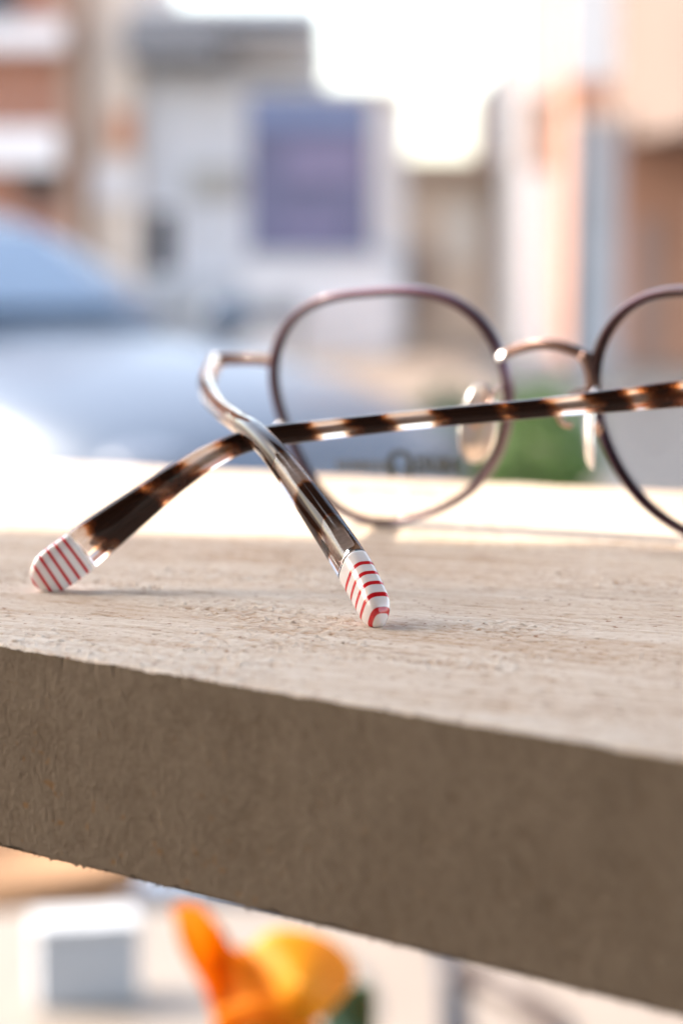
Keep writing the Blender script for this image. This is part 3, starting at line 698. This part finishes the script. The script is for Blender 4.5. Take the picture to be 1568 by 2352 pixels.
for mir in (False, True):
    th = np.linspace(0, 2*np.pi, 241)[:-1]; r = lens_r(th)
    # move the bottom onto the board
    P = np.array([lens_pt(CA + ri * math.cos(ti), CB + ri * math.sin(ti) + .62, 0.0, mir) for ri, ti in zip(r, th)])
    rimw = 0.72 + 0.12 * np.cos(th - math.pi / 2)
    V, F, ii, aa = sweep(P, rimw * .001, 1.35 * .001, closed=True, nseg=24, power=3.0, ups=(P - np.array(lens_pt(CA, CB, 0, mir))))
    rim = mesh_obj('rim', V, F, RIM, gl, True); fix_normals(rim)
    # lens: thin curved slab inside the rim
    K = 16; n = 120; th = np.linspace(0, 2*np.pi, n + 1)[:-1]; r = lens_r(th) - .35
    V = []; F = []
    for side in (0, 1):
        for k in range(K + 1):
            s = k / K
            for i in range(n): V.append(lens_pt(CA + r[i] * s * math.cos(th[i]), CB + r[i] * s * math.sin(th[i]) + .62, (-.6, .6)[side], mir))
    for side in (0, 1):
        o0 = side * (K + 1) * n
        for k in range(K):
            for i in range(n): F.append((o0 + k*n + i, o0 + k*n + (i+1) % n, o0 + (k+1)*n + (i+1) % n, o0 + (k+1)*n + i))
    for i in range(n): F.append((K*n + i, K*n + (i+1) % n, (K+1)*n + K*n + (i+1) % n, (K+1)*n + K*n + i))
    le = mesh_obj('lens', V, F, LENS, gl, True); fix_normals(le)
    if not mir:
        # print on the demo lens
        def printed(name, txt, a0, b0, hgt, m, width=None, bold=0.0):
            cu = bpy.data.curves.new('tmp', 'FONT'); cu.body = txt; cu.size = 1; cu.offset = bold; cu.extrude = 0.0; cu.align_x = 'LEFT'
            ob = bpy.data.objects.new('tmp', cu); C.objects.link(ob)
            dg = bpy.context.evaluated_depsgraph_get(); dg.update()
            me = bpy.data.meshes.new_from_object(ob.evaluated_get(dg)); bpy.data.objects.remove(ob)
            xs = [v.co.x for v in me.vertices]; ys = [v.co.y for v in me.vertices]
            sx = (width or 10) / (max(xs) - min(xs)); sy = hgt / (max(ys) - min(ys)); mx, my = min(xs), min(ys)
            for v in me.vertices:
                A_, B_ = a0 + (v.co.x - mx) * sx, b0 + (v.co.y - my) * sy; v.co = lens_pt(A_, B_, .64)
            me.materials.clear(); me.materials.append(m); me.name = name
            o = bpy.data.objects.new(name, me); C.objects.link(o); o.parent = le; return o
        printed('printed_word', 'NUMMUN', -8.4, 10.0, 2.1, INK2, 10.4, .07)
        printed('printed_word', 'DUIM', 8.4, 10.1, 2.9, INK, 9.2, .09)
        printed('printed_line', 'IEGTTFIIAL   QITIIE', -6.0, 5.6, 1.5, INK3, 18.5)
        V = []; F = []; k = 48
        for i in range(k):
            t0 = 2 * math.pi * i / k
            for rr in (3.0, 1.2 + .9 * math.sin(t0)): V.append(lens_pt(5.0 + rr * math.cos(t0), 11.2 + rr * math.sin(t0), .64))
        for i in range(k):
            j = (i + 1) % k
            if math.sin(2 * math.pi * i / k) > -.75: F.append((2*i, 2*j, 2*j + 1, 2*i + 1))
        mesh_obj('printed_ring', V, F, INK, le)
# bridge
br = [fr(28.4, 31.4, -2.8), fr(29.9, 32.2, -2.4), fr(33.0, 33.2, -1.9), fr(37.94, 33.9, -1.7), fr(42.9, 33.2, -1.9), fr(45.7, 32.0, -2.2), fr(46.7, 30.0, -2.3), fr(47.0, 26.0, -2.2)]
P = catmull(br, 60); V, F, _, _ = sweep(P, .00075, .0009, up=nv_, nseg=18, power=2.6); fix_normals(mesh_obj('bridge', V, F, BRONZE, gl, True))
HV = (SUN + Vector((-.03, -.99, .07)).normalized()).normalized()
hc = [HV.dot(Vector(dv)), HV.dot(Vector(uv)), HV.dot(-Vector(nv_))]
def facet(bm, loc, mir, rt, rn):       # shallow polished dome, its axis in frame coordinates
    ax = (Vector(dv) * (-hc[0] if mir else hc[0]) + Vector(uv) * hc[1] - Vector(nv_) * hc[2]).normalized()
    bmesh.ops.create_uvsphere(bm, u_segments=48, v_segments=32, radius=1, matrix=Matrix.Translation(loc) @ ax.to_track_quat('Z', 'Y').to_matrix().to_4x4() @ Matrix.Diagonal((rt, rt, rn, 1)))
for s, mir in ((1, False), (-1, True)):
    def mf(a, b, c): return fr(2 * M_AX - a if mir else a, b, c)
    # solder joint where bridge meets rim, pad arm, pad
    bm = bmesh.new(); facet(bm, Vector(mf(29.3, 31.9, -1.6)), mir, .0012, .00035 if not mir else .0009)
    bm_obj('bridge_joint', bm, SILVER if not mir else BRONZE, gl, True)
    arm = [mf(28.4, 25.8, -2.4), mf(29.8, 26.2, 1.2), mf(30.6, 23.4, 5.2), mf(29.8, 21.6, 5.4), mf(28.9, 21.0, 4.2)]
    P = catmull(arm, 40); V, F, _, _ = sweep(P, .00045, .00045, up=(.3, .2, .9), nseg=12, power=2); ao = mesh_obj('pad_arm', V, F, ROSE, gl, True)
    # pad: flattened drop
    pa, pt, pb = (25.2, 28.4, 21.8) if mir else (27.8, 29.4, 26.4)          # the right pad is bent outwards
    cpt = Vector(mf(pa, 20.8, 4.4)); nrm = (Vector(mf(pa + .80, 20.8 + .10, 4.4 + .60)) - cpt).normalized()
    lng = (Vector(mf(pt, 27.8, 3.6)) - Vector(mf(pb, 13.8, 5.0))).normalized(); lng = (lng - nrm * lng.dot(nrm)).normalized(); wd = lng.cross(nrm)
    bm = bmesh.new(); bmesh.ops.create_uvsphere(bm, u_segments=40, v_segments=24, radius=1)
    for v in bm.verts:
        x, y, z = v.co
        w = 3.3 + .5 * -x; pw = 2.4
        y_ = math.copysign(abs(y) ** .85, y); x_ = x
        v.co = cpt + lng * (x_ * 7.0 * .001) + wd * (y_ * w * .001) + nrm * (z * 1.0 * .001 - (x * x) * .0008)
    po = bm_obj('nose_pad', bm, PAD, gl, True)
    bm = bmesh.new(); bmesh.ops.create_cone(bm, cap_ends=True, segments=20, radius1=.0013, radius2=.0009, depth=.0012, matrix=Matrix.Translation(cpt - nrm * .0016) @ nrm.to_track_quat('Z', 'Y').to_matrix().to_4x4())
    bm_obj('pad_boss', bm, ROSE, po, True)
    # end piece: slim bar from the rim to the hinge
    ep = [mf(-20.3, 30.4, 2.4), mf(-24.5, 30.6, 2.2), mf(-29.5, 30.6, 2.6), mf(-32.0, 30.6, 3.6), mf(-32.6, 30.5, 5.0)]
    P = catmull(ep, 50); V, F, _, _ = sweep(P, .00105, .0009, up=uv, nseg=20, power=3); fix_normals(mesh_obj('end_piece', V, F, TORT, gl, True))
    # hinge barrels and screw
    hp = Vector(mf(-32.0, 30.5, 5.2)); up_ = Vector(uv)
    bm = bmesh.new()
    for k in (-1, 0, 1): bmesh.ops.create_cone(bm, cap_ends=True, segments=24, radius1=.00105, radius2=.00105, depth=.00085, matrix=Matrix.Translation(hp + up_ * (k * .0009)) @ up_.to_track_quat('Z', 'Y').to_matrix().to_4x4())
    hg = bm_obj('hinge', bm, SILVER, gl, False)
    bm = bmesh.new(); facet(bm, hp + up_ * .0006 - Vector(nv_) * .0012, mir, .0013, .0004)
    bm_obj('hinge_screw', bm, SILVER, hg, True)
# glint-catching rivet near the lower rim of the left lens
bm = bmesh.new(); facet(bm, Vector(lens_pt(CA - 23.4, 18.6, 1.3)), False, .0009, .0003)
bm_obj('rim_screw', bm, SILVER, gl, True)

# temples ------------------------------------------------------------
def temple(path, prof, bands, key, tip_len, seed, mm_s=1.0, mm_o=0.0):
    """path: world points hinge->tip; prof: (mm from the tip, height mm, thickness mm); bands: (lo, hi) pixels along key axis that are dark"""
    P = catmull(path, 700); s = arclen(P); Ltot = s[-1]; ft = (Ltot - s) * 1000        # mm from tip end
    pf = np.array(prof); hh = np.interp(ft, pf[:, 0], pf[:, 1]) / 2; hw = np.interp(ft, pf[:, 0], pf[:, 2]) / 2
    for _ in range(12):
        hh = np.convolve(np.pad(hh, 6, 'edge'), np.ones(13) / 13, 'valid'); hw = np.convolve(np.pad(hw, 6, 'edge'), np.ones(13) / 13, 'valid')
    body = ft >= tip_len
    # outer acetate
    Pb = P[body]
    V, F, ii, aa = sweep(Pb, hh[body] * .001, hw[body] * .001, nseg=44, power=2.7)
    o = mesh_obj('temple', V, F, ACETATE, gl, True); fix_normals(o)
    pxs = np.array([to_px(p) for p in Pb]); kk = pxs[:, key][ii]
    # distort the band borders with the position round the section
    tt = s[body][ii] * 1000
    vv = np.sin(aa) * 2 + 0.7 * np.cos(aa)
    nz = fbm(tt / 3.0 + 40, vv * 1.1 + 20, seed, 3) - .5
    amp = 44 if key == 0 else 40
    kd = kk + nz * amp + (vv * 8 if key == 0 else vv * 5)
    cl = np.zeros(len(kk)) + .12
    for (lo, hi, st) in bands:
        wdt = 13.0 if key == 0 else 6.0
        f = 1 / (1 + np.exp(-(kd - lo) / wdt)) * 1 / (1 + np.exp((kd - hi) / wdt))
        cl = np.maximum(cl, .16 + f * st)
    cl += (fbm(tt / 1.6 + 9, vv * 1.6 + 9, seed + 3, 3) - .5) * .22
    cl += np.clip(fbm(tt / 4 + 70, vv * .9 + 3, seed + 7, 2) - .72, 0, 1) * 1.6
    set_attr(o, 'cloud', np.clip(cl, 0, 1))
    # metal core
    cm = (ft >= tip_len + 1.5)
    Pc = P[cm]; ch_ = np.minimum(hh[cm] * .34, .8); cw = np.full(cm.sum(), .95)
    e = np.clip((ft[cm] - tip_len - 1.5) / 1.0, 0.05, 1) ** .5
    V, F, _, _ = sweep(Pc, ch_ * e * .001, cw * e * .001, nseg=20, power=4)
    co = mesh_obj('core_wire', V, F, CORE, o, True); fix_normals(co)
    # striped tip
    tp_ = ft <= tip_len - .012
    ftt = ft[tp_]; Pt_ = P[tp_]
    rnd = np.sqrt(np.clip(1 - (1 - np.clip(ftt / 4.2, 0, 1)) ** 2, 0.0004, 1)); rnw = np.sqrt(np.clip(1 - (1 - np.clip(ftt / 3.4, 0, 1)) ** 2, 0.0004, 1))
    V, F, ii, aa = sweep(Pt_, hh[tp_] * rnd * .001, hw[tp_] * rnw * .001, nseg=48, power=3.0)
    to = mesh_obj('temple_tip', V, F, STRIPES, o, True); fix_normals(to)
    to['label'] = 'white tip with thin red stripes'
    set_attr(to, 'mm', ((tip_len - ftt) * mm_s + mm_o)[ii])
    return P, o
PROF = [(0, 6.4, 3.7), (6, 6.9, 3.8), (12, 6.4, 3.8), (20, 5.2, 3.5), (28, 4.0, 3.2), (38, 3.3, 3.0), (60, 2.9, 2.8), (85, 3.0, 2.7), (105, 4.2, 2.7), (145, 4.3, 2.6)]
hL = Vector(fr(-32.0, 30.5, 6.2)); hR = Vector(fr(2 * M_AX + 32.0, 30.5, 6.2))
mL = lambda pts: [tuple(hL)] + [tuple(at(*p)) for p in pts]
PATH_L = mL([(484, 852, .441), (474, 880, .426), (482, 908, .408), (506, 938, .389), (545, 968, .370), (590, 1000, .3555), (628, 1040, .348), (670, 1095, .343), (730, 1180, .3365), (792, 1272, .3295), (828, 1332, .3255), (858, 1392, .3215), (876, 1432, .3190)])
PROF_L = [(0, 5.4, 3.7), (6, 6.0, 3.7), (12, 6.0, 3.6), (20, 5.4, 3.5), (28, 4.6, 3.2), (38, 3.8, 3.0), (60, 3.2, 2.8), (85, 3.0, 2.7), (105, 3.6, 3.0), (130, 3.6, 3.0), (145, 2.6, 2.4)]
temple(PATH_L, PROF_L, [(982, 1066, 1.0), (1146, 1222, 1.0), (893, 925, .8), (936, 968, .40)], 1, 11.4, 5)
PATH_R = [tuple(hR), tuple(at(1900, 872, .3655)), tuple(at(1568, 904, .3650)), tuple(at(1201, 941, .3642)), tuple(at(941, 965, .3636)), tuple(at(732, 988, .3630)), tuple(at(636, 999, .3626)),
          tuple(at(560, 1015, .3618)), tuple(at(493, 1043, .361)), tuple(at(410, 1094, .3595)), tuple(at(320, 1161, .358)), tuple(at(224, 1234, .3565)), tuple(at(147, 1293, .355)), tuple(at(76, 1341, .354))]
temple(PATH_R, PROF, [(222, 345, .9), (362, 432, .75), (520, 715, .95), (805, 890, .9), (1005, 1150, .95), (1165, 1265, .85), (1360, 1430, .9), (1480, 1560, .7), (1610, 1720, .8), (1800, 1900, .8)], 0, 8.6, 8, 1.366, .91)
